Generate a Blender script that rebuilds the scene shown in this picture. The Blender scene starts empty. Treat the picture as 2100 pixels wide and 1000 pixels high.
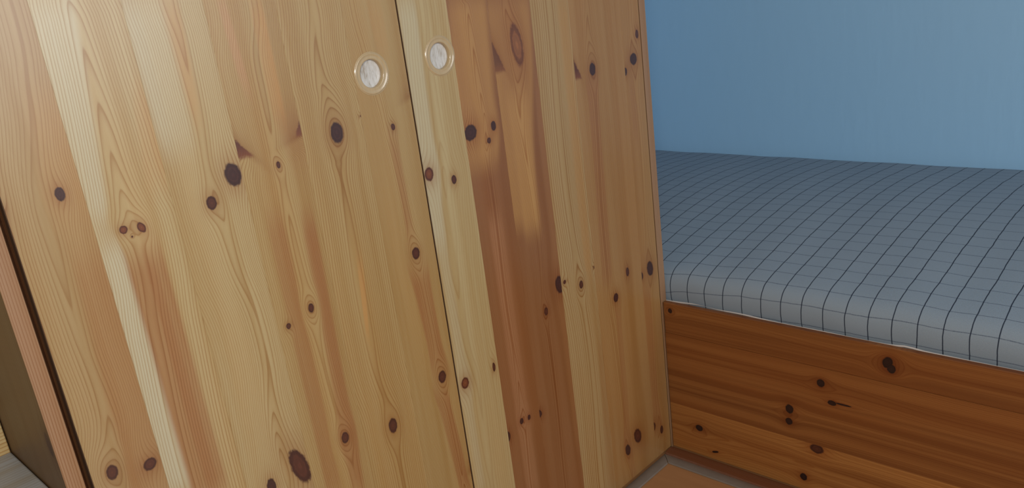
import bpy, bmesh, math, random
from mathutils import Matrix, Vector

# ------------------------------------------------------------------ camera, world, lights, exposure
scene = bpy.context.scene
C = scene.collection
cam_data = bpy.data.cameras.new('camera')
cam_data.sensor_fit = 'HORIZONTAL'
cam_data.sensor_width = 36.0
cam_data.lens = 29.008
cam_data.clip_start = 0.02
cam = bpy.data.objects.new('camera', cam_data)
C.objects.link(cam)
cam.matrix_world = Matrix((
    (0.72482013, -0.12307474, 0.67785573, 0.98226),
    (0.67770109, 0.30435528, -0.66939457, -1.41022),
    (-0.12392341, 0.94457423, 0.30401072, 1.08608),
    (0, 0, 0, 1)))
scene.camera = cam
scene.view_settings.view_transform = 'Standard'
scene.view_settings.look = 'None'
scene.view_settings.gamma = 1.0
scene.view_settings.use_curve_mapping = False
scene.view_settings.exposure = 0.0

world = bpy.data.worlds.new('World')
scene.world = world
world.use_nodes = True
bg = world.node_tree.nodes['Background']
bg.inputs['Color'].default_value = (0.90, 0.92, 0.95, 1)
bg.inputs['Strength'].default_value = 0.16


def area_light(name, loc, target, size, power, color):
    d = bpy.data.lights.new(name, 'AREA')
    d.shape = 'DISK'
    d.size = size
    d.energy = power
    d.color = color
    o = bpy.data.objects.new(name, d)
    C.objects.link(o)
    o.location = loc
    o.rotation_euler = (Vector(target) - Vector(loc)).to_track_quat('-Z', 'Y').to_euler()
    return o


area_light('room_lamp', (1.32, -1.75, 1.42), (0.1, -0.35, 0.5), 0.35, 19.5, (1.0, 0.96, 0.89))
w = area_light('added_sheen_panel', (4.0, 0.0, 1.60), (0.0, 0.0, 1.30), 2.2, 66.0, (0.92, 0.96, 1.0))  # unseen panel added for sheen on the upper doors; no window stands there
w.data.shape = 'RECTANGLE'
w.data.size_y = 1.5

# ------------------------------------------------------------------ helpers


def tag(o, label=None, cat=None, group=None, kind=None):
    if label: o['label'] = label
    if cat: o['category'] = cat
    if group: o['group'] = group
    if kind: o['kind'] = kind
    return o


def empty(name, loc):
    o = bpy.data.objects.new(name, None)
    o.empty_display_size = 0.1
    C.objects.link(o)
    o.location = loc
    return o


def build(name, bm, mat, parent=None, smooth=False, origin=(0, 0, 0)):
    me = bpy.data.meshes.new(name)
    bmesh.ops.recalc_face_normals(bm, faces=bm.faces)
    if smooth:
        for f in bm.faces:
            f.smooth = True
    bm.to_mesh(me)
    bm.free()
    for m in (mat if isinstance(mat, (list, tuple)) else [mat]):
        me.materials.append(m)
    o = bpy.data.objects.new(name, me)
    C.objects.link(o)
    if parent is not None:
        o.parent = parent
    return o


def box(bm, x0, x1, y0, y1, z0, z1, bevel=0.0, seg=1):
    t = bmesh.new()
    vs = [t.verts.new((x, y, z)) for x in (x0, x1) for y in (y0, y1) for z in (z0, z1)]
    for f in ((0, 1, 3, 2), (4, 6, 7, 5), (0, 4, 5, 1), (2, 3, 7, 6), (0, 2, 6, 4), (1, 5, 7, 3)):
        t.faces.new([vs[i] for i in f])
    bmesh.ops.recalc_face_normals(t, faces=t.faces)
    if bevel > 0:
        bmesh.ops.bevel(t, geom=list(t.edges), offset=bevel, segments=seg, profile=0.5, affect='EDGES')
    me = bpy.data.meshes.new('tmp')
    t.to_mesh(me)
    t.free()
    bm.from_mesh(me)
    bpy.data.meshes.remove(me)
    return bm


# ------------------------------------------------------------------ node helpers
class NT:
    def __init__(self, tree):
        self.t = tree
        self.n = tree.nodes
        self.l = tree.links

    def put(self, sock, v):
        if isinstance(v, bpy.types.NodeSocket):
            self.l.new(v, sock)
        elif isinstance(v, (tuple, list)):
            sock.default_value = tuple(v) + ((1,) if len(v) == 3 and len(sock.default_value) == 4 else ())
        else:
            sock.default_value = v

    def m(self, op, a, b=None, c=None, clamp=False):
        n = self.n.new('ShaderNodeMath')
        n.operation = op
        n.use_clamp = clamp
        self.put(n.inputs[0], a)
        if b is not None: self.put(n.inputs[1], b)
        if c is not None: self.put(n.inputs[2], c)
        return n.outputs[0]

    def add(self, a, b): return self.m('ADD', a, b)
    def sub(self, a, b): return self.m('SUBTRACT', a, b)
    def mul(self, a, b): return self.m('MULTIPLY', a, b)
    def div(self, a, b): return self.m('DIVIDE', a, b)

    def sstep(self, v, lo, hi, a=0.0, b=1.0):
        n = self.n.new('ShaderNodeMapRange')
        n.interpolation_type = 'SMOOTHSTEP'
        for i, q in enumerate((v, lo, hi, a, b)):
            self.put(n.inputs[i], q)
        return n.outputs[0]

    def mapr(self, v, lo, hi, a=0.0, b=1.0):
        n = self.n.new('ShaderNodeMapRange')
        for i, q in enumerate((v, lo, hi, a, b)):
            self.put(n.inputs[i], q)
        return n.outputs[0]

    def mix(self, f, a, b, blend='MIX'):
        n = self.n.new('ShaderNodeMix')
        n.data_type = 'RGBA'
        n.blend_type = blend
        self.put(n.inputs[0], f)
        self.put(n.inputs[6], a)
        self.put(n.inputs[7], b)
        return n.outputs[2]

    def xyz(self, x, y, z):
        n = self.n.new('ShaderNodeCombineXYZ')
        for i, q in enumerate((x, y, z)):
            self.put(n.inputs[i], q)
        return n.outputs[0]

    def noise(self, vec, scale=1.0, detail=2.0, rough=0.5):
        n = self.n.new('ShaderNodeTexNoise')
        self.put(n.inputs['Vector'], vec)
        n.inputs['Scale'].default_value = scale
        n.inputs['Detail'].default_value = detail
        n.inputs['Roughness'].default_value = rough
        return n.outputs['Fac']

    def curve(self, v, pts):
        """pts: (position 0..1, value 0..1)"""
        n = self.n.new('ShaderNodeFloatCurve')
        self.put(n.inputs['Value'], v)
        c = n.mapping.curves[0]
        pts = sorted(pts)
        if pts[0][0] > 0.001: pts = [(0.0, pts[0][1])] + pts
        if pts[-1][0] < 0.999: pts = pts + [(1.0, pts[-1][1])]
        while len(c.points) < len(pts):
            c.points.new(0.5, 0.5)
        for p, q in zip(c.points, pts):
            p.location = q
            p.handle_type = 'AUTO_CLAMPED'
        n.mapping.update()
        return n.outputs[0]

    def ramp(self, v, stops, interp='LINEAR'):
        n = self.n.new('ShaderNodeValToRGB')
        self.put(n.inputs[0], v)
        e = n.color_ramp.elements
        n.color_ramp.interpolation = interp
        while len(e) < len(stops):
            e.new(0.5)
        for k, (p, col) in zip(e, stops):
            k.position = p
            k.color = (col, col, col, 1) if isinstance(col, float) else tuple(col) + (1,)
        return n.outputs[0]


def new_mat(name):
    m = bpy.data.materials.new(name)
    m.use_nodes = True
    b = m.node_tree.nodes['Principled BSDF']
    return m, NT(m.node_tree), b


def srgb(r, g, b):
    f = lambda v: (v / 255 / 12.92) if v / 255 <= 0.04045 else ((v / 255 + 0.055) / 1.055) ** 2.4
    return (f(r), f(g), f(b))


def group_socket(g, name, io, kind, default=None):
    s = g.interface.new_socket(name=name, in_out=io, socket_type=kind)
    if default is not None:
        s.default_value = default


def ellipse_radius(nt, I):
    x = nt.sub(I['u'], I['ku'])
    y = nt.sub(I['w'], I['kw'])
    xr = nt.add(nt.mul(x, I['cos']), nt.mul(y, I['sin']))
    yr = nt.sub(nt.mul(y, I['cos']), nt.mul(x, I['sin']))
    a = nt.div(xr, I['ru'])
    b = nt.div(yr, I['rw'])
    return x, y, a, b, nt.m('SQRT', nt.add(nt.mul(a, a), nt.mul(b, b)))


def make_knot_field():
    g = bpy.data.node_groups.new('knot_field', 'ShaderNodeTree')
    for s in ('u', 'w', 'ku', 'kw', 'ru', 'rw', 'cos', 'sin', 'amp', 'shift_in', 'ring_in'):
        group_socket(g, s, 'INPUT', 'NodeSocketFloat', 0.0)
    group_socket(g, 'shift', 'OUTPUT', 'NodeSocketFloat')
    group_socket(g, 'ring', 'OUTPUT', 'NodeSocketFloat')
    nt = NT(g)
    I = nt.n.new('NodeGroupInput').outputs
    x, y, a, b, e = ellipse_radius(nt, I)
    # grain is pushed aside and flows round the knot
    su = nt.add(nt.mul(I['ru'], 2.2), 0.004)
    sw = nt.add(nt.mul(I['rw'], 2.6), 0.012)
    p = nt.div(x, su)
    q = nt.div(y, sw)
    gsn = nt.m('EXPONENT', nt.mul(nt.add(nt.mul(p, p), nt.mul(q, q)), -1.0))
    sh = nt.mul(nt.mul(x, gsn), -0.72)
    ring = nt.mul(nt.m('EXPONENT', nt.mul(nt.mul(e, e), -0.16)), I['amp'])
    o = nt.n.new('NodeGroupOutput')
    nt.l.new(nt.add(I['shift_in'], sh), o.inputs[0])
    nt.l.new(nt.add(I['ring_in'], ring), o.inputs[1])
    return g


def make_knot_colour():
    g = bpy.data.node_groups.new('knot_colour', 'ShaderNodeTree')
    group_socket(g, 'colour', 'INPUT', 'NodeSocketColor')
    for s in ('u', 'w', 'ku', 'kw', 'ru', 'rw', 'cos', 'sin', 'halo'):
        group_socket(g, s, 'INPUT', 'NodeSocketFloat', 0.0)
    group_socket(g, 'core', 'INPUT', 'NodeSocketColor')
    group_socket(g, 'rim', 'INPUT', 'NodeSocketColor')
    group_socket(g, 'colour', 'OUTPUT', 'NodeSocketColor')
    nt = NT(g)
    I = nt.n.new('NodeGroupInput').outputs
    x, y, a, b, e = ellipse_radius(nt, I)
    v = nt.xyz(nt.mul(I['u'], 260.0), nt.mul(I['w'], 150.0), nt.mul(I['ku'], 40.0))
    nz = nt.noise(v, 1.0, 3.0, 0.6)
    e2 = nt.add(e, nt.mul(nt.sub(nz, 0.5), 0.4))
    halo = nt.mul(nt.m('EXPONENT', nt.mul(nt.mul(e, e), -0.28)), I['halo'])
    col = nt.mix(halo, I['colour'], nt.mix(1.0, I['colour'], (0.62, 0.36, 0.22), 'MULTIPLY'))
    crow = nt.mix(nt.sstep(e2, 0.25, 0.95), I['core'], I['rim'])
    pith = nt.mix(nt.mul(nt.sstep(nt.m('SINE', nt.mul(e2, 14.0)), 0.0, 1.0), 0.30), crow, nt.mix(1.0, crow, (1.9, 1.8, 1.7), 'MULTIPLY'))
    col = nt.mix(nt.sstep(e2, 0.88, 1.14, 1.0, 0.0), col, pith)
    o = nt.n.new('NodeGroupOutput')
    nt.l.new(col, o.inputs[0])
    return g


def make_wedge():
    """knot cut lengthwise: a dark triangle under a slanting edge, with fine chevrons above it"""
    g = bpy.data.node_groups.new('wedge_colour', 'ShaderNodeTree')
    group_socket(g, 'colour', 'INPUT', 'NodeSocketColor')
    for q in ('u', 'w', 'tu', 'tw', 'nu', 'nw', 'wbot', 'core', 'fu', 'fw', 'gu', 'gw', 'reach', 'spread'):
        group_socket(g, q, 'INPUT', 'NodeSocketFloat', 0.0)
    group_socket(g, 'colour', 'OUTPUT', 'NodeSocketColor')
    nt = NT(g)
    I = nt.n.new('NodeGroupInput').outputs
    nz = nt.noise(nt.xyz(nt.mul(I['u'], 160.0), nt.mul(I['w'], 160.0), 0.0), 1.0, 3.0, 0.6)
    jit = nt.mul(nt.sub(nz, 0.5), 0.004)
    def dist(u0, w0, n0, n1):
        return nt.add(nt.mul(nt.sub(I['u'], u0), n0), nt.mul(nt.sub(I['w'], w0), n1))
    d = nt.add(dist(I['fu'], I['fw'], I['gu'], I['gw']), jit)
    du = nt.div(nt.sub(I['u'], I['fu']), I['spread'])
    lim = nt.m('EXPONENT', nt.mul(nt.mul(du, du), -1.0))
    up = nt.m('EXPONENT', nt.mul(nt.div(nt.m('MAXIMUM', d, 0.0), I['reach']), -1.0))
    dn = nt.sstep(d, -0.010, 0.0)
    f = nt.mul(nt.mul(lim, up), dn)
    col = nt.mix(nt.mul(f, 0.62), I['colour'], nt.mix(1.0, I['colour'], (0.60, 0.36, 0.20), 'MULTIPLY'))
    d1 = nt.add(dist(I['tu'], I['tw'], I['nu'], I['nw']), nt.mul(jit, 1.6))
    mk = nt.mul(nt.sstep(d1, -0.0020, 0.0012, 1.0, 0.0), nt.sstep(nt.add(nt.sub(I['w'], I['wbot']), nt.mul(jit, 2.0)), -0.004, 0.004))
    cc = nt.mix(nt.sstep(nt.sub(I['w'], I['wbot']), 0.0, 0.02), (0.16, 0.048, 0.017), (0.095, 0.027, 0.012))
    col = nt.mix(nt.mul(mk, I['core']), col, cc)
    o = nt.n.new('NodeGroupOutput')
    nt.l.new(col, o.inputs[0])
    return g


KNOT_FIELD = make_knot_field()
WEDGE = make_wedge()
KNOT_COLOUR = make_knot_colour()

BASE = {
    'skirt': (0.16, 0.062, 0.030), 'p1': (0.352, 0.243, 0.115),
    'pale': (0.415, 0.312, 0.155), 'mid': (0.375, 0.256, 0.108), 'pale2': (0.370, 0.245, 0.110),
    'mid2': (0.340, 0.190, 0.072), 'heart': (0.250, 0.112, 0.044),
    'bed': (0.245, 0.090, 0.023), 'bedpale': (0.345, 0.140, 0.036), 'bench': (0.60, 0.48, 0.26),
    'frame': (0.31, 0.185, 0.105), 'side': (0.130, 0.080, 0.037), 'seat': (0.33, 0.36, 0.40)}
BAND = {'heart': (0.290, 0.128, 0.045), 'sap': (0.465, 0.415, 0.285), 'tan': (0.42, 0.225, 0.075),
        'pink': (0.46, 0.235, 0.12)}
KNOTC = {'b': ((0.024, 0.009, 0.007), (0.016, 0.006, 0.005)), 'R': ((0.215, 0.080, 0.028), (0.125, 0.040, 0.015)), 'k': ((0.045, 0.015, 0.011), (0.040, 0.013, 0.009)), 'd': ((0.075, 0.022, 0.011), (0.048, 0.014, 0.008)),
         'r': ((0.150, 0.045, 0.016), (0.070, 0.018, 0.009))}
W_MAX = 1.3


def up_normal(a, b, c, d):
    nu, nw = -(d - b), (c - a)
    k = math.hypot(nu, nw) * (1 if nw > 0 else -1)
    return nu / k, nw / k


def pine(name, p, u_axis, w_axis, seed=0.0, rough=0.31, coat=0.0, w_off=0.0, w_scale=1.0, mirror=None):
    """pine board: growth rings from a ring field with cathedral arches, bent round each knot.
    p: dict with the board's own ring curves, knots and colour bands, in metres."""
    mat, nt, bsdf = new_mat(name)
    tc = nt.n.new('ShaderNodeTexCoord')
    sp = nt.n.new('ShaderNodeSeparateXYZ')
    nt.l.new(tc.outputs['Object'], sp.inputs[0])
    ax = {'x': sp.outputs[0], 'y': sp.outputs[1], 'z': sp.outputs[2]}
    ax['xy'] = nt.add(ax['x'], ax['y'])
    u, w = ax[u_axis], ax[w_axis]
    wn = nt.div(nt.add(w, w_off), W_MAX)
    # slow wander of the whole grain
    wob = nt.noise(nt.xyz(nt.mul(u, 6.0), nt.mul(w, 1.1), seed), 1.0, 2.0, 0.5)
    wob2 = nt.noise(nt.xyz(nt.mul(u, 40.0), nt.mul(w, 9.0), seed + 5.0), 1.0, 2.0, 0.5)
    shift = nt.add(nt.mul(nt.sub(wob, 0.5), 0.006), nt.mul(nt.sub(wob2, 0.5), 0.0009))
    ring = 0.0
    for k in p['knots']:
        n = nt.n.new('ShaderNodeGroup')
        n.node_tree = KNOT_FIELD
        for s, v in zip(('u', 'w', 'ku', 'kw', 'ru', 'rw', 'cos', 'sin', 'amp', 'shift_in', 'ring_in'),
                        (u, w, k[0], k[1], k[2], k[3], math.cos(k[4]), math.sin(k[4]), k[6], shift, ring)):
            nt.put(n.inputs[s], v)
        shift, ring = n.outputs[0], n.outputs[1]
    for wd in p.get('wedges', ()):
        (fu, fw), (hu, hw), reach, spread = wd[4:]
        n2 = up_normal(fu, fw, hu, hw)
        d = nt.add(nt.mul(nt.sub(u, fu), n2[0]), nt.mul(nt.sub(w, fw), n2[1]))
        q = nt.div(nt.sub(u, fu), spread)
        lim = nt.m('EXPONENT', nt.mul(nt.mul(q, q), -1.0))
        upf = nt.m('EXPONENT', nt.mul(nt.div(nt.m('MAXIMUM', d, 0.0), reach), -1.0))
        ring = nt.add(ring, nt.mul(nt.mul(nt.mul(lim, upf), nt.sstep(d, -0.03, 0.0)), reach * 420.0))
    uu = nt.add(u, shift)
    # centre line of the arches and ring count along the board
    us = [q[1] for q in p['u0']]
    lo, hi = min(us) - 0.02, max(us) + 0.02
    u0 = nt.mapr(nt.curve(wn, [((q[0] + w_off) / W_MAX, (q[1] - lo) / (hi - lo)) for q in p['u0']]), 0, 1, lo, hi)
    D = nt.mul(nt.curve(wn, [((q[0] + w_off) / W_MAX, q[1] / 10.0) for q in p['D']]), 10.0)
    du = nt.sub(uu, u0)
    eps = 0.0035
    ad = nt.sub(nt.m('SQRT', nt.add(nt.mul(du, du), eps * eps)), eps)
    right = nt.sstep(du, -0.002, 0.002)
    fr = nt.mapr(right, 0, 1, p['fL'], p['fR'])
    r = nt.div(ad, 0.016)
    dens = nt.sub(1.0, nt.mul(nt.m('EXPONENT', nt.mul(nt.mul(r, r), -1.0)), 0.50))
    F = nt.add(nt.add(nt.mul(nt.mul(ad, fr), dens), D), ring)
    F = nt.add(F, nt.mul(nt.noise(nt.xyz(nt.mul(F, 0.42), seed, 0.0), 1.0, 1.0), 0.8))
    f = nt.m('FRACT', F)
    line = nt.ramp(f, [(0.0, 0.9), (0.06, 0.15), (0.20, 0.0), (0.55, 0.06), (0.80, 0.42), (0.94, 1.0)])
    # colours
    base = BASE[p['tone']]
    v = p.get('var')
    st = nt.noise(nt.xyz(nt.mul(uu, 46.0 if not v else 62.0), nt.mul(w, 0.9 if not v else 0.5), seed + 2.0), 1.0, 3.0, 0.55)
    dk, lt = ((0.86, 0.76, 0.62), (1.0, 1.0, 1.0)) if not v else ((0.74, 0.66, 0.60), (1.18, 1.25, 1.30))
    col = nt.mix(nt.sstep(st, 0.35, 0.75) if not v else nt.sstep(st, 0.33, 0.67), tuple(c * k for c, k in zip(base, lt)), tuple(c * k for c, k in zip(base, dk)))
    st2 = nt.noise(nt.xyz(nt.mul(uu, 13.0), nt.mul(w, 1.4), seed + 8.0), 1.0, 2.0, 0.5)
    col = nt.mix(nt.sstep(st2, 0.40, 0.75, 0.0, 0.5), col, tuple(c * k for c, k in zip(base, (1.02, 0.86, 0.70))))
    for b in p['bands']:
        (a0, w0), (b0, w0b), (a1, w1), (b1, w1b), cname, strength, soft = b
        def edge(ua, wa, ub, wb):
            t = nt.div(nt.sub(w, wa), wb - wa)
            return nt.add(ua, nt.mul(t, ub - ua))
        el = edge(a0, w0, a1, w1)
        er = edge(b0, w0b, b1, w1b)
        m1 = nt.sstep(nt.sub(uu, el), -soft / 2, soft / 2)
        m2 = nt.sstep(nt.sub(uu, er), -soft / 2, soft / 2, 1.0, 0.0)
        wlo, whi = min(w0, w1, w0b, w1b), max(w0, w1, w0b, w1b)
        m3 = nt.mul(nt.sstep(w, wlo - 0.03, wlo + 0.03), nt.sstep(w, whi - 0.03, whi + 0.03, 1.0, 0.0))
        mk = nt.mul(nt.mul(nt.mul(m1, m2), m3), nt.mul(nt.mapr(st, 0.3, 0.7, 0.65, 1.1), strength))
        mk = nt.m('MINIMUM', mk, 1.0)
        col = nt.mix(mk, col, BAND[cname])
    lstr = nt.mul(nt.mapr(nt.noise(nt.xyz(nt.mul(uu, 20.0), nt.mul(w, 2.0), seed + 3.0), 1.0, 2.0), 0.25, 0.75, 0.50, 1.0), 0.95 * p['ls'])
    col = nt.mix(nt.mul(line, lstr), col, (0.66, 0.46, 0.27), 'MULTIPLY')
    fib = nt.noise(nt.xyz(nt.mul(u, 1500.0), nt.mul(w, 60.0), seed), 1.0, 2.0, 0.6)
    col = nt.mix(1.0, col, nt.mix(fib, (0.93, 0.91, 0.88), (1.06, 1.06, 1.06)), 'MULTIPLY')
    for k in p['knots']:
        n = nt.n.new('ShaderNodeGroup')
        n.node_tree = KNOT_COLOUR
        core, rim = KNOTC[k[5]]
        for s, v in zip(('colour', 'u', 'w', 'ku', 'kw', 'ru', 'rw', 'cos', 'sin', 'halo', 'core', 'rim'),
                        (col, u, w, k[0], k[1], k[2], k[3], math.cos(k[4]), math.sin(k[4]), 0.62, core, rim)):
            nt.put(n.inputs[s], v)
        col = n.outputs[0]
    for wd in p.get('wedges', ()):
        (tu, tw), (su_, sw_), wb, core, (fu, fw), (hu, hw), reach, spread = wd
        n1 = up_normal(tu, tw, su_, sw_)
        n2 = up_normal(fu, fw, hu, hw)
        n = nt.n.new('ShaderNodeGroup')
        n.node_tree = WEDGE
        for q, v in zip(('colour', 'u', 'w', 'tu', 'tw', 'nu', 'nw', 'wbot', 'core', 'fu', 'fw', 'gu', 'gw', 'reach', 'spread'),
                        (col, u, w, tu, tw, n1[0], n1[1], wb, core, fu, fw, n2[0], n2[1], reach, spread)):
            nt.put(n.inputs[q], v)
        col = n.outputs[0]
    nt.l.new(col, bsdf.inputs['Base Color'])
    bsdf.inputs['Roughness'].default_value = rough
    bsdf.inputs['Specular IOR Level'].default_value = 0.45
    bsdf.inputs['Coat Weight'].default_value = coat
    bsdf.inputs['Coat Roughness'].default_value = 0.30
    bp = nt.n.new('ShaderNodeBump')
    bp.inputs['Strength'].default_value = 0.10
    bp.inputs['Distance'].default_value = 0.0006
    nt.l.new(nt.add(nt.mul(line, 0.6), nt.mul(fib, 0.6)), bp.inputs['Height'])
    nt.l.new(bp.outputs[0], bsdf.inputs['Normal'])
    return mat


def plain_board(tone, f=260.0, ls=0.9, knots=(), u0=0.0, bands=()):
    return dict(fL=f, fR=f, u0=[(0.0, u0), (1.0, u0 + 0.01)], D=[(0.0, 3.0), (1.0, 3.4)],
                knots=list(knots), bands=list(bands), tone=tone, ls=ls)


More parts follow.
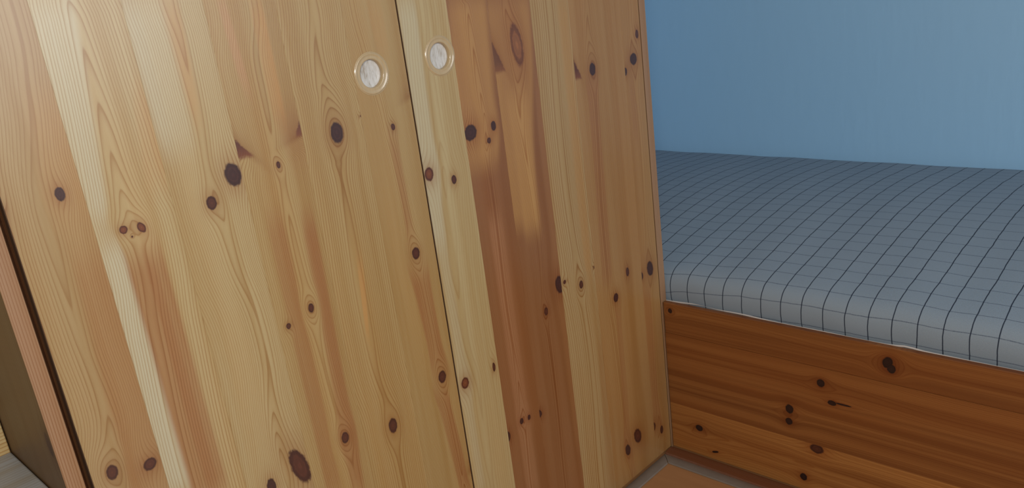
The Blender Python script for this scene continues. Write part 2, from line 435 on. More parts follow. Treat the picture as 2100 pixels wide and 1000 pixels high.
# ------------------------------------------------------------------ board data (metres): width limits, ring curves, knots, colour bands
LEFT_DOOR = [
    {'lo': -1.1795, 'hi': -1.0994, 'fL': 262, 'fR': 332, 'u0': [(0.5906, -1.1529), (0.6714, -1.1426), (0.761, -1.1458), (0.9055, -1.1422), (1.0301, -1.1245), (1.129, -1.1154)], 'D': [(0.5671, 1.5), (0.6283, 2.2), (0.6779, 3.0), (0.7232, 3.2), (0.761, 3.0), (0.8145, 2.6), (0.8777, 2.0), (0.9055, 1.8), (0.931, 2.0), (0.9791, 2.5), (1.129, 2.7)], 'knots': [(-1.123, 0.9235, 0.0052, 0.0078, 0, 'k', -1.2), (-1.1836, 0.9193, 0.0039, 0.0081, 0, 'k', -1.2), (-1.1567, 0.5874, 0.0066, 0.0095, 0, 'd', -2.0), (-1.1132, 0.5746, 0.0087, 0.0077, 0.5, 'd', -1.2)], 'bands': [((-1.1307, 0.8449), (-1.0933, 0.8321), (-1.1439, 0.558), (-1.1009, 0.5327), 'heart', 0.45, 0.012), ((-1.1291, 1.0309), (-1.0817, 1.0221), (-1.1338, 0.9086), (-1.0923, 0.8967), 'tan', 0.25, 0.02)], 'tone': 'p1', 'ls': 0.85, 'wedges': []},
    {'lo': -1.0994, 'hi': -1.0039, 'fL': 272, 'fR': 247, 'u0': [(0.5177, -1.0753), (0.7216, -1.067), (0.8623, -1.0565), (0.8918, -1.059), (0.9253, -1.0596), (0.9819, -1.0582), (1.0329, -1.0578), (1.1, -1.0576), (1.1232, -1.0589)], 'D': [(0.5177, 3.1), (0.8085, 3.2), (0.8623, 3.3), (0.8918, 4), (0.9253, 5), (0.9819, 6), (1.0329, 7), (1.1, 8), (1.1821, 9.4)], 'knots': [(-1.0684, 0.8654, 0.0048, 0.0048, 0, 'r', -1.2), (-1.0478, 0.8621, 0.0044, 0.0067, 0.4, 'r', -1.2), (-1.0609, 0.8546, 0.0011, 0.0012, 0, 'd', -1.2)], 'bands': [((-1.1017, 1.1276), (-1.0539, 1.1227), (-1.1017, 0.8821), (-1.0814, 0.8759), 'sap', 0.8, 0.012), ((-1.1001, 0.8582), (-1.0743, 0.8499), (-1.1009, 0.5327), (-1.0712, 0.5153), 'sap', 0.9, 0.004), ((-1.0777, 0.8328), (-1.0324, 0.8176), (-1.0753, 0.5177), (-1.027, 0.4893), 'heart', 0.8, 0.008), ((-1.0563, 0.8256), (-1.0442, 0.8216), (-1.0546, 0.5056), (-1.0363, 0.4948), 'heart', 0.7, 0.006), ((-1.0169, 1.0213), (-0.9835, 1.0154), (-1.0295, 0.9086), (-1.0042, 0.9019), 'tan', 0.45, 0.012)], 'tone': 'pale', 'ls': 1.0, 'wedges': []},
    {'lo': -1.0039, 'hi': -0.9072, 'fL': 297, 'fR': 340, 'u0': [(0.4708, -0.9404), (0.5639, -0.9392), (0.6647, -0.9321), (0.7917, -0.9454), (0.8867, -0.9473), (0.9639, -0.946), (1.0552, -0.9457), (1.1119, -0.9492)], 'D': [(0.4425, 2.6), (0.4945, 3), (0.5639, 4), (0.6722, 4.5), (0.7917, 4), (0.9639, 3), (1.1008, 2), (1.1119, 1.9)], 'knots': [(-0.9565, 0.8664, 0.0068, 0.0089, 0, 'd', -1.2), (-0.9199, 0.8936, 0.011, 0.0154, 0.15, 'k', -1.2), (-0.9217, 0.4642, 0.0123, 0.0308, 0.25, 'd', -2.5), (-0.9696, 0.458, 0.0068, 0.0127, 0, 'k', -1.2)], 'bands': [((-0.9607, 1.1131), (-0.9374, 1.1107), (-0.9548, 0.9718), (-0.9439, 0.9695), 'tan', 0.5, 0.008), ((-1.0076, 1.1179), (-0.9578, 1.1128), (-1.0009, 0.949), (-0.9599, 0.9396), 'sap', 0.6, 0.02)], 'tone': 'pale', 'ls': 1.0, 'wedges': []},
    {'lo': -0.9072, 'hi': -0.8096, 'fL': 319, 'fR': 319, 'u0': [(0.3776, -0.8367), (0.468, -0.8409), (0.5831, -0.8494), (0.6827, -0.8512), (0.7933, -0.8552), (0.8901, -0.854), (1.0112, -0.8543), (1.1006, -0.8393)], 'D': [(0.3776, 4.6), (0.4827, 4.4), (0.5831, 4.4), (0.6455, 4.0), (0.6759, 3.6), (0.706, 3.3), (0.7933, 3.4), (0.8553, 4.0), (0.9153, 4.1), (1.1006, 4.2)], 'knots': [(-0.854, 0.8901, 0.0028, 0.0047, 0, 'd', -1.2), (-0.8908, 0.6709, 0.0036, 0.0044, 0, 'd', -1.2), (-0.8512, 0.6827, 0.0045, 0.0067, 0, 'd', -2.5), (-0.8409, 0.468, 0.0064, 0.0092, 0, 'd', -2.5)], 'bands': [((-0.8474, 1.1014), (-0.8284, 1.0995), (-0.847, 0.9464), (-0.8286, 0.9425), 'tan', 0.8, 0.006), ((-0.891, 1.1059), (-0.8789, 1.1047), (-0.8822, 0.9974), (-0.8709, 0.9954), 'pink', 0.5, 0.006), ((-0.8893, 0.8245), (-0.8648, 0.8172), (-0.8899, 0.4088), (-0.8634, 0.3932), 'heart', 0.6, 0.008), ((-0.8381, 0.8092), (-0.8172, 0.8029), (-0.8474, 0.3838), (-0.8243, 0.3702), 'heart', 0.8, 0.008), ((-0.8454, 0.959), (-0.8096, 0.9518), (-0.8392, 0.8919), (-0.8024, 0.8829), 'heart', 0.3, 0.01)], 'tone': 'mid', 'ls': 1.0, 'wedges': [((-0.9066, 0.9356), (-0.8839, 0.9086), 0.9104, 1.0, (-0.9066, 0.9356), (-0.8839, 0.9086), 0.01, 0.03), ((-0.8093, 0.9432), (-0.8199, 0.9215), 0.9207, 1.0, (-0.81, 0.924), (-0.8428, 0.9147), 0.022, 0.03)]},
    {'lo': -0.8096, 'hi': -0.7088, 'fL': 243, 'fR': 256, 'u0': [(0.3291, -0.7542), (0.4439, -0.7538), (0.57, -0.7657), (0.6739, -0.7656), (0.7866, -0.7622), (0.8654, -0.7597), (0.9133, -0.7545), (0.9631, -0.7571), (0.9995, -0.7631), (1.0917, -0.7533)], 'D': [(0.3747, 3.6), (0.4549, 3.7), (0.5266, 3.5), (0.6025, 3.0), (0.6661, 2.85), (0.7272, 3.0), (0.7866, 3.3), (0.8228, 3.6), (0.8654, 4.0), (0.8861, 4.5), (0.9133, 4.3), (0.9426, 4.6), (0.9631, 5), (0.9995, 6), (1.0855, 7), (1.183, 8.2)], 'knots': [(-0.754, 0.9119, 0.0103, 0.0146, 0, 'k', -2.5), (-0.7538, 0.4439, 0.008, 0.0123, 0, 'd', -1.2), (-0.7071, 0.9265, 0.0034, 0.0021, 0, 'r', -1.2)], 'bands': [((-0.7625, 0.7153), (-0.7525, 0.7118), (-0.7702, 0.6084), (-0.7643, 0.606), 'tan', 0.9, 0.002)], 'tone': 'mid', 'ls': 1.0, 'wedges': []},
    {'lo': -0.7088, 'hi': -0.6136, 'fL': 442, 'fR': 476, 'u0': [(0.2565, -0.6306), (0.3559, -0.6343), (0.4779, -0.6411), (0.5957, -0.646), (0.6985, -0.6523), (0.8334, -0.6608), (0.9092, -0.6678), (1.0176, -0.6841), (1.0852, -0.6902)], 'D': [(0.2565, 3.2), (1.0852, 3.2)], 'knots': [(-0.6551, 0.8992, 0.0036, 0.0051, 0, 'd', -1.2), (-0.6523, 0.6985, 0.0075, 0.0097, 0, 'd', -3.0), (-0.6411, 0.4779, 0.008, 0.0108, 0, 'd', -3.0), (-0.6075, 0.2829, 0.0054, 0.0109, 0, 'd', -3.0)], 'bands': [((-0.6662, 0.8869), (-0.6501, 0.8833), (-0.662, 0.7329), (-0.6489, 0.7289), 'heart', 0.55, 0.004), ((-0.6692, 0.671), (-0.633, 0.6583), (-0.6563, 0.5045), (-0.6294, 0.4924), 'heart', 0.85, 0.006), ((-0.6598, 0.4614), (-0.6358, 0.45), (-0.6433, 0.2639), (-0.6145, 0.247), 'heart', 0.85, 0.006), ((-0.6652, 1.0827), (-0.6377, 1.0798), (-0.6588, 1.0001), (-0.6377, 0.9969), 'tan', 0.4, 0.008)], 'tone': 'mid', 'ls': 1.0, 'wedges': [((-0.6132, 0.935), (-0.6147, 0.9279), 0.935, 0.0, (-0.6101, 0.9403), (-0.6398, 0.9312), 0.018, 0.022), ((-0.6044, 0.2862), (-0.6062, 0.2772), 0.2862, 0.0, (-0.6014, 0.2894), (-0.6386, 0.276), 0.02, 0.02)]},
]
RIGHT_DOOR = [
    {'lo': -0.6104, 'hi': -0.5139, 'fL': 175, 'fR': 175, 'u0': [(0.2824, -0.5708), (0.3895, -0.5687), (0.5158, -0.5795), (0.6399, -0.5808), (0.7058, -0.5753), (0.7953, -0.5733), (0.881, -0.5694), (0.9858, -0.5651), (1.0715, -0.5572)], 'D': [(0.2275, 6.3), (0.2778, 6), (0.3703, 5.6), (0.5158, 5.2), (0.561, 5), (0.6648, 4), (0.7306, 3.85), (0.7969, 3.4), (0.8269, 4), (0.881, 5), (0.9265, 5.2), (1.0715, 5.5)], 'knots': [(-0.601, 0.8128, 0.0088, 0.011, 0, 'r', -1.2), (-0.5516, 0.7913, 0.0052, 0.0073, 0, 'd', -1.2), (-0.5947, 0.4445, 0.0085, 0.0102, 0, 'r', -1.2), (-0.5241, 0.4433, 0.0034, 0.0086, 0, 'd', -1.2)], 'bands': [((-0.6084, 1.0768), (-0.5761, 1.0735), (-0.6185, 0.703), (-0.5886, 0.6934), 'sap', 0.6, 0.01), ((-0.6087, 0.6998), (-0.5886, 0.6934), (-0.6036, 0.2406), (-0.5869, 0.2308), 'sap', 0.3, 0.01)], 'tone': 'pale', 'ls': 0.5, 'wedges': []},
    {'lo': -0.5139, 'hi': -0.4264, 'fL': 377, 'fR': 464, 'u0': [(0.1641, -0.4734), (0.3066, -0.4688), (0.4111, -0.47), (0.5656, -0.4738), (0.743, -0.4712), (0.8277, -0.4727), (0.8882, -0.4692), (0.9518, -0.4693), (1.0137, -0.4705), (1.0552, -0.471), (1.0633, -0.477)], 'D': [(0.1641, 4.5), (0.3097, 4.5), (0.3558, 5), (0.426, 6), (0.4702, 6.3), (0.6559, 6.3), (0.743, 6.3), (0.8068, 6), (0.852, 5.3), (0.8882, 6), (0.9518, 7), (1.0137, 8), (1.0552, 9), (1.1066, 10)], 'knots': [(-0.5012, 0.8569, 0.0139, 0.0129, 0.3, 'k', -1.2), (-0.4473, 0.8568, 0.0057, 0.0083, 0, 'k', -1.2), (-0.462, 0.8352, 0.0045, 0.005, 0, 'd', -1.2), (-0.475, 0.3098, 0.0049, 0.0062, 0, 'k', -1.2), (-0.4549, 0.3078, 0.0038, 0.0052, 0, 'k', -1.2), (-0.5144, 0.2974, 0.006, 0.0102, 0, 'k', -1.2)], 'bands': [((-0.5109, 1.0668), (-0.4822, 1.0638), (-0.519, 0.8783), (-0.4979, 0.8739), 'heart', 0.5, 0.01), ((-0.4902, 0.7054), (-0.456, 0.6952), (-0.486, 0.1715), (-0.4541, 0.1528), 'pink', 0.3, 0.01), ((-0.5099, 1.0667), (-0.4264, 1.0581), (-0.5312, 0.817), (-0.4468, 0.7964), 'tan', 0.75, 0.02)], 'tone': 'heart', 'ls': 1.2, 'wedges': []},
    {'lo': -0.4264, 'hi': -0.3238, 'fL': 350, 'fR': 350, 'u0': [(0.1091, -0.3798), (0.3256, -0.3739), (0.4895, -0.3747), (0.651, -0.3702), (0.849, -0.3781), (0.9725, -0.3707), (1.053, -0.3776)], 'D': [(0.1091, 4.6), (0.5284, 4.3), (0.651, 4), (0.8055, 3.6), (0.8908, 2.6), (1.053, 3)], 'knots': [(-0.3671, 0.9785, 0.0143, 0.0357, 0.12, 'R', -2.5), (-0.3283, 0.5285, 0.0122, 0.0178, 0.2, 'k', -1.2), (-0.3744, 0.4914, 0.0052, 0.0079, 0, 'd', -1.2), (-0.4269, 0.301, 0.0065, 0.0084, 0.5, 'k', -1.2)], 'bands': [((-0.4065, 0.8966), (-0.3585, 0.8877), (-0.4052, 0.6618), (-0.3612, 0.6483), 'tan', 0.7, 0.012), ((-0.3389, 0.9264), (-0.3087, 0.9214), (-0.3345, 0.197), (-0.2933, 0.1752), 'heart', 0.5, 0.01), ((-0.4231, 1.0577), (-0.33, 1.0481), (-0.4501, 0.6934), (-0.3709, 0.6698), 'tan', 0.65, 0.015)], 'tone': 'heart', 'ls': 1.0, 'wedges': [((-0.427, 0.9948), (-0.4009, 0.9398), 0.9405, 0.82, (-0.427, 0.9948), (-0.3986, 0.9394), 0.012, 0.03)]},
    {'lo': -0.3238, 'hi': -0.2219, 'fL': 162, 'fR': 229, 'u0': [(0.0437, -0.2684), (0.3159, -0.2602), (0.5072, -0.2695), (0.7841, -0.283), (1.0423, -0.2735)], 'D': [(0.0437, 3.0), (0.4472, 3.2), (0.531, 2.5), (0.5919, 3), (1.0423, 3)], 'knots': [(-0.2666, 0.5061, 0.0058, 0.0082, 0, 'd', -2.0), (-0.2214, 0.5271, 0.003, 0.0031, 0, 'd', -1.2), (-0.3139, 0.5283, 0.0041, 0.004, 0, 'd', -1.2)], 'bands': [((-0.2539, 1.0403), (-0.2246, 1.0373), (-0.2515, 0.5242), (-0.2294, 0.5164), 'tan', 0.5, 0.008), ((-0.2357, 0.3707), (-0.2126, 0.361), (-0.2526, 0.0344), (-0.2252, 0.0183), 'heart', 0.3, 0.006)], 'tone': 'pale2', 'ls': 1.3, 'wedges': []},
    {'lo': -0.2219, 'hi': -0.0676, 'fL': 294, 'fR': 294, 'u0': [(-0.0194, -0.1611), (0.2768, -0.174), (0.5625, -0.1826), (0.9055, -0.168), (0.939, -0.1688), (0.9688, -0.1715), (1.0314, -0.1676)], 'D': [(-0.0194, 3.4), (0.7591, 3.4), (0.9055, 3.4), (0.939, 4), (0.9688, 5), (1.0228, 6), (1.0821, 7)], 'knots': [(-0.1694, 0.9057, 0.0088, 0.0118, 0, 'k', -1.2), (-0.1158, 0.4798, 0.005, 0.0098, 0, 'd', -1.2), (-0.1626, 0.4393, 0.008, 0.0098, 0, 'k', -1.2), (-0.1693, 0.0826, 0.0085, 0.0135, 0.2, 'k', -1.2), (-0.1303, 0.0974, 0.0122, 0.0185, 0.35, 'd', -1.2)], 'bands': [((-0.1879, 0.8924), (-0.1587, 0.8875), (-0.1991, 0.4953), (-0.1679, 0.4842), 'heart', 0.75, 0.004), ((-0.1657, 0.4296), (-0.1512, 0.4241), (-0.1733, 0.1055), (-0.1512, 0.0937), 'heart', 0.75, 0.003), ((-0.1706, 0.0858), (-0.1518, 0.0756), (-0.1611, -0.0194), (-0.1436, -0.0297), 'heart', 0.6, 0.003)], 'tone': 'mid2', 'ls': 0.9, 'wedges': [((-0.2222, 0.9319), (-0.2022, 0.8949), 0.8951, 1.0, (-0.2222, 0.9319), (-0.2022, 0.8949), 0.006, 0.015)]},
    {'lo': -0.0676, 'hi': -0.0072, 'fL': 286, 'fR': 312, 'u0': [(-0.0781, -0.0611), (0.1717, -0.0498), (0.4043, -0.0393), (0.5699, -0.0362), (0.7263, -0.0316), (0.9045, -0.0367), (1.0178, -0.0359)], 'D': [(-0.0781, 3.2), (0.5699, 3.0), (0.7975, 3.0), (0.8471, 2.8), (1.0178, 3)], 'knots': [(-0.0676, 0.8845, 0.0064, 0.0076, 0, 'k', -1.2), (-0.0367, 0.9045, 0.0115, 0.0115, 0, 'k', -1.2), (-0.0359, 0.4597, 0.0107, 0.0168, 0.2, 'k', -1.2), (-0.0698, 0.4526, 0.0069, 0.01, 0, 'k', -1.2), (-0.0741, 0.088, 0.0128, 0.0126, 0, 'd', -1.2), (-0.0392, 0.0661, 0.0057, 0.0102, 0, 'k', -1.2), (-0.0187, 0.9505, 0.005, 0.0085, 0, 'd', -1.2)], 'bands': [((-0.0779, 0.4187), (-0.0393, 0.4043), (-0.0892, 0.0921), (-0.0449, 0.0691), 'heart', 0.75, 0.004), ((-0.0567, 0.8799), (-0.0404, 0.8772), (-0.0558, 0.7521), (-0.0424, 0.7491), 'heart', 0.5, 0.003)], 'tone': 'mid2', 'ls': 0.9, 'wedges': []},
]
BED_FRONT = [
    {'lo': 0.004, 'hi': 0.1187, 'fL': 160, 'fR': 200, 'u0': [(0.0045, 0.0602), (0.155, 0.0639), (0.3628, 0.0638), (0.6402, 0.0666)], 'D': [(0.0045, 3), (0.1311, 3.4), (0.1727, 4), (0.2243, 4.4), (0.3218, 3.6), (0.3648, 4), (0.6402, 4.6)], 'knots': [(0.0731, 0.075, 0.0077, 0.009, 0, 'b', -2.0), (0.0238, 0.1131, 0.0026, 0.0088, -0.3, 'b', -1.2), (0.1101, 0.3481, 0.0103, 0.0142, 0, 'd', -2.0), (0.034, 0.3192, 0.0083, 0.0074, 0, 'b', -1.2)], 'bands': [((0.0995, 0.0075), (0.0733, 0.0055), (0.1072, 0.3732), (0.0731, 0.3729), 'sap', 0.1, 0.02)], 'tone': 'bedpale', 'ls': 0.7, 'wedges': [], 'var': 1},
    {'lo': 0.1187, 'hi': 0.2136, 'fL': 220, 'fR': 260, 'u0': [(0.0124, 0.1639), (0.2926, 0.1742), (0.6356, 0.1768)], 'D': [(0.0124, 3), (0.2715, 2.6), (0.3134, 3.2), (0.6356, 3.3)], 'knots': [(0.1852, 0.2918, 0.0102, 0.0084, 0, 'b', -1.2), (0.1564, 0.2901, 0.008, 0.0074, 0, 'b', -1.2)], 'bands': [((0.1511, 0.0114), (0.106, 0.008), (0.1768, 0.6356), (0.1272, 0.6377), 'heart', 0.35, 0.012)], 'tone': 'bed', 'ls': 0.6, 'wedges': [], 'var': 1},
    {'lo': 0.2136, 'hi': 0.2948, 'fL': 240, 'fR': 240, 'u0': [(0.019, 0.2514), (0.3577, 0.2565), (0.6327, 0.2446)], 'D': [(0.019, 3), (0.3449, 2.6), (0.4169, 3), (0.6327, 3.3)], 'knots': [(0.2618, 0.3578, 0.0086, 0.0078, 0, 'b', -1.2), (0.2239, 0.3798, 0.0054, 0.0087, 0, 'b', -1.2), (0.2262, 0.4028, 0.0021, 0.0152, 0, 'b', -1.2)], 'bands': [((0.2759, 0.0208), (0.249, 0.0188), (0.2755, 0.4667), (0.2468, 0.467), 'tan', 0.45, 0.006), ((0.2391, 0.018), (0.2143, 0.0162), (0.2375, 0.6708), (0.2043, 0.6724), 'heart', 0.3, 0.006)], 'tone': 'bed', 'ls': 0.6, 'wedges': [], 'var': 1},
    {'lo': 0.2948, 'hi': 0.368, 'fL': 300, 'fR': 260, 'u0': [(0.0262, 0.348), (0.4862, 0.3319), (0.6291, 0.3292)], 'D': [(0.0262, 3), (0.6291, 3.3)], 'knots': [(0.3501, 0.0189, 0.0059, 0.0051, 0, 'b', -1.2), (0.3372, 0.4835, 0.0118, 0.0086, 0.4, 'b', -3.0), (0.326, 0.4906, 0.0089, 0.0077, 0, 'b', -1.2)], 'bands': [((0.3302, 0.0249), (0.3002, 0.0226), (0.3372, 0.5505), (0.3084, 0.5513), 'tan', 0.3, 0.006), ((0.3598, 0.0271), (0.3361, 0.0254), (0.3658, 0.5497), (0.3516, 0.5501), 'heart', 0.25, 0.008)], 'tone': 'bed', 'ls': 0.65, 'wedges': [], 'var': 1},
]

# ------------------------------------------------------------------ setting


def floor_material():
    mat, nt, b = new_mat('laminate_floor')
    tc = nt.n.new('ShaderNodeTexCoord')
    sp = nt.n.new('ShaderNodeSeparateXYZ')
    nt.l.new(tc.outputs['Object'], sp.inputs[0])
    x, y = sp.outputs[0], sp.outputs[1]
    g = nt.noise(nt.xyz(nt.mul(x, 5.0), nt.mul(y, 60.0), 0.0), 1.0, 4.0, 0.6)
    g2 = nt.noise(nt.xyz(nt.mul(x, 2.5), nt.mul(y, 9.0), 3.0), 1.0, 2.0, 0.5)
    col = nt.mix(g, (0.44, 0.22, 0.095), (0.33, 0.16, 0.066))
    col = nt.mix(nt.sstep(g2, 0.35, 0.7, 0.0, 0.5), col, (0.29, 0.135, 0.058))
    nt.l.new(col, b.inputs['Base Color'])
    b.inputs['Roughness'].default_value = 0.32
    return mat


def wall_material():
    mat, nt, b = new_mat('blue_wall_paint')
    tc = nt.n.new('ShaderNodeTexCoord')
    sp = nt.n.new('ShaderNodeSeparateXYZ')
    nt.l.new(tc.outputs['Object'], sp.inputs[0])
    x, y, z = sp.outputs
    n1 = nt.noise(nt.xyz(nt.mul(nt.add(x, y), 42.0), nt.mul(z, 9.0), 0.0), 1.0, 4.0, 0.6)
    n2 = nt.noise(nt.xyz(nt.mul(nt.add(x, y), 3.0), nt.mul(z, 2.0), 4.0), 1.0, 2.0, 0.5)
    col = nt.mix(n1, (0.355, 0.625, 0.88), (0.38, 0.655, 0.91))
    col = nt.mix(nt.mul(n2, 0.35), col, (0.36, 0.595, 0.82))
    nt.l.new(col, b.inputs['Base Color'])
    b.inputs['Roughness'].default_value = 0.6
    bp = nt.n.new('ShaderNodeBump')
    bp.inputs['Strength'].default_value = 0.25
    bp.inputs['Distance'].default_value = 0.002
    nt.l.new(n1, bp.inputs['Height'])
    nt.l.new(bp.outputs[0], b.inputs['Normal'])
    return mat


M_WALL = wall_material()
bm = bmesh.new(); box(bm, -1.12, 3.2, -3.2, 1.08, -0.12, -0.001)
tag(build('floor', bm, floor_material()), kind='structure')
bm = bmesh.new(); box(bm, -1.12, 3.2, 0.962, 1.08, 0.0, 2.5)
tag(build('wall_back', bm, M_WALL), kind='structure')
bm = bmesh.new(); box(bm, -1.12, -1.0, -3.2, 0.961, 0.0, 2.5)
tag(build('wall_left', bm, M_WALL), kind='structure')

# floor strips round the foot of the furniture: low rounded profiles


def strip(name, pts, mat, along, a0, a1, mitre0=0.0, mitre1=0.0):
    """profile pts (offset, z) swept along an axis; mitre moves the end with the offset"""
    bm = bmesh.new()
    rings = []
    for end, mt in ((a0, mitre0), (a1, mitre1)):
        r = []
        for o, z in pts:
            s = end + mt * abs(o)
            r.append(bm.verts.new((o, s, z) if along == 'y' else (s, o, z)))
        rings.append(r)
    n = len(pts)
    for i in range(n):
        j = (i + 1) % n
        bm.faces.new((rings[0][i], rings[0][j], rings[1][j], rings[1][i]))
    bm.faces.new(rings[0])
    bm.faces.new(rings[1][::-1])
    return tag(build(name, bm, mat), kind='structure')


def rounded(o0, o1, h, n=6):
    pts = [(o0, 0.0)]
    for i in range(n + 1):
        t = i / n
        pts.append((o0 + (o1 - o0) * (0.08 + 0.84 * t), h * (0.55 + 0.45 * math.sin(math.pi * t))))
    pts.append((o1, 0.0))
    return pts


def grey_strip_material():
    mat, nt, b = new_mat('grey_vinyl_strip')
    tc = nt.n.new('ShaderNodeTexCoord')
    n1 = nt.noise(tc.outputs['Object'], 35.0, 3.0, 0.6)
    nt.l.new(nt.mix(n1, (0.155, 0.125, 0.098), (0.205, 0.170, 0.140)), b.inputs['Base Color'])
    b.inputs['Roughness'].default_value = 0.38
    return mat


M_STRIP = grey_strip_material()
strip('trim_1', rounded(0.001, 0.029, 0.004), M_STRIP, 'y', -1.17, -0.0375, 0.0, -1.0)
strip('trim_2', rounded(-0.037, -0.064, 0.004), M_STRIP, 'x', -0.0397, 1.02, 1.074, 0.0)
M_SKIRT = pine('brown_skirting', plain_board('skirt', 300.0, 0.8), 'y', 'x', 31.0, 0.4)
strip('trim_3', rounded(-0.001, -0.036, 0.006), M_SKIRT, 'x', 0.0015, 1.02)

# ------------------------------------------------------------------ wardrobe
HEIGHT = 1.98
wardrobe = empty('wardrobe', (0, 0, 0))
tag(wardrobe, 'honey pine wardrobe with two knotty plank doors and round recessed finger pulls', 'wardrobe')
M_FRAME = pine('pine_frame', plain_board('frame', 330.0, 1.15, u0=-1.3), 'xy', 'z', 3.0, 0.42)
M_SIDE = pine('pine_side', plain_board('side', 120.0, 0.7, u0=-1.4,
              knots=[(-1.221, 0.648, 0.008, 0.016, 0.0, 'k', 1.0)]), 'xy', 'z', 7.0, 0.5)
M_CORE = pine('pine_core', plain_board('heart', 260.0), 'xy', 'z', 9.0, 0.55)


def board_obj(name, mat, parent, *dims, bevel=0.0012):
    bm = bmesh.new()
    box(bm, *dims, bevel=bevel, seg=2 if bevel > 0.001 else 1)
    return build(name, bm, mat, parent)


# the left side board shows its dark face to the room and a reddish edge to the front
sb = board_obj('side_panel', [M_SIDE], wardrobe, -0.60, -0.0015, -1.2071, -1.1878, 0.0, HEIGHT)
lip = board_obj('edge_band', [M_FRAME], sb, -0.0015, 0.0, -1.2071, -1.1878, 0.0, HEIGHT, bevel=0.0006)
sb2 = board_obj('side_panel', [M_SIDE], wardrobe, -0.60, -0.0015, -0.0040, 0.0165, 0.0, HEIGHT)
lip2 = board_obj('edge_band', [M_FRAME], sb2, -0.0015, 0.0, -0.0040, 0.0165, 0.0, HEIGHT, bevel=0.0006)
board_obj('door_stop', [M_CORE], wardrobe, -0.045, -0.0225, -1.1877, -1.1700, 0.051, HEIGHT - 0.021, bevel=0.0005)
board_obj('top_panel', [M_SIDE], wardrobe, -0.60, -0.002, -1.1866, -0.0042, HEIGHT - 0.02, HEIGHT)
board_obj('bottom_panel', [M_SIDE], wardrobe, -0.60, -0.026, -1.1866, -0.0042, 0.03, 0.05)
board_obj('back_panel', [M_SIDE], wardrobe, -0.60, -0.594, -1.1866, -0.0042, 0.05, HEIGHT - 0.021)

R_HOLE = 0.0205


def plank_with_hole(x0, x1, y0, y1, z0, z1, cy, cz, r):
    """board whose front and back faces carry a round hole with a cylindrical wall"""
    bm = bmesh.new()
    N = 48
    per = []
    for i in range(N):
        a = 2 * math.pi * i / N
        c, s = math.cos(a), math.sin(a)
        ty = ((y1 - cy) / c) if c > 1e-9 else (((y0 - cy) / c) if c < -1e-9 else 1e9)
        H = 0.05
        tz = (H / abs(s)) if abs(s) > 1e-9 else 1e9
        t = min(ty, tz)
        per.append((cy + c * t, cz + s * t))
    zs0, zs1 = cz - 0.05, cz + 0.05
    def ringv(x, pts):
        return [bm.verts.new((x, p[0], p[1])) for p in pts]
    hole = [(cy + r * math.cos(2 * math.pi * i / N), cz + r * math.sin(2 * math.pi * i / N)) for i in range(N)]
    ends = {}
    for x in (x0, x1):
        a, b = ringv(x, hole), ringv(x, per)
        ends[x] = (a, b)
        cn = [bm.verts.new((x, yy, zz)) for yy, zz in ((y0, zs0), (y1, zs0), (y1, zs1), (y0, zs1))]
        tp = [bm.verts.new((x, yy, zz)) for yy, zz in ((y0, z0), (y1, z0), (y1, z1), (y0, z1))]
        for i in range(N):
            j = (i + 1) % N
            bm.faces.new((a[i], b[i], b[j], a[j]))
            # corner fillers between side and top hits
            p, q = b[i].co, b[j].co
            for cv in cn:
                if abs(p.y - q.y) > 1e-6 and abs(p.z - q.z) > 1e-6:
                    if (abs(cv.co.y - p.y) < 1e-6 or abs(cv.co.z - p.z) < 1e-6) and (abs(cv.co.y - q.y) < 1e-6 or abs(cv.co.z - q.z) < 1e-6) and (cv.co - p).length < 0.03:
                        bm.faces.new((b[i], cv, b[j]))
        bm.faces.new((tp[0], tp[1], cn[1], cn[0]))
        bm.faces.new((cn[3], cn[2], tp[2], tp[3]))
        ends[(x, 't')] = tp
    a0, a1 = ends[x0][0], ends[x1][0]
    for i in range(N):
        j = (i + 1) % N
        bm.faces.new((a0[i], a0[j], a1[j], a1[i]))
    t0, t1 = ends[(x0, 't')], ends[(x1, 't')]
    for i in range(4):
        j = (i + 1) % 4
        bm.faces.new((t0[i], t0[j], t1[j], t1[i]))
    bmesh.ops.remove_doubles(bm, verts=bm.verts, dist=1e-6)
    return bm


HANDLES = {'left': (-0.6772, 0.9814), 'right': (-0.5427, 0.9865)}


def lathe_x(profile, cy, cz, n=64):
    """profile (radius, x) turned about the x axis through (cy, cz)"""
    bm = bmesh.new()
    rings = []
    for r, x in profile:
        rings.append([bm.verts.new((x, cy + r * math.cos(2 * math.pi * i / n), cz + r * math.sin(2 * math.pi * i / n))) for i in range(n)]
                     if r > 0 else [bm.verts.new((x, cy, cz))])
    for a, b in zip(rings, rings[1:]):
        for i in range(n):
            j = (i + 1) % n
            if len(b) == 1:
                bm.faces.new((a[i], a[j], b[0]))
            elif len(a) == 1:
                bm.faces.new((a[0], b[i], b[j]))
            else:
                bm.faces.new((a[i], a[j], b[j], b[i]))
    return bm


def ring_material():
    mat, nt, b = new_mat('turned_wood_ring')
    tc = nt.n.new('ShaderNodeTexCoord')
    sp = nt.n.new('ShaderNodeSeparateXYZ')
    nt.l.new(tc.outputs['Object'], sp.inputs[0])
    g = nt.noise(nt.xyz(0.0, nt.mul(sp.outputs[1], 260.0), nt.mul(sp.outputs[2], 30.0)), 1.0, 3.0, 0.6)
    nt.l.new(nt.mix(g, (0.46, 0.335, 0.18), (0.36, 0.25, 0.13)), b.inputs['Base Color'])
    b.inputs['Roughness'].default_value = 0.22
    b.inputs['Coat Weight'].default_value = 0.6
    b.inputs['Coat Roughness'].default_value = 0.08
    return mat


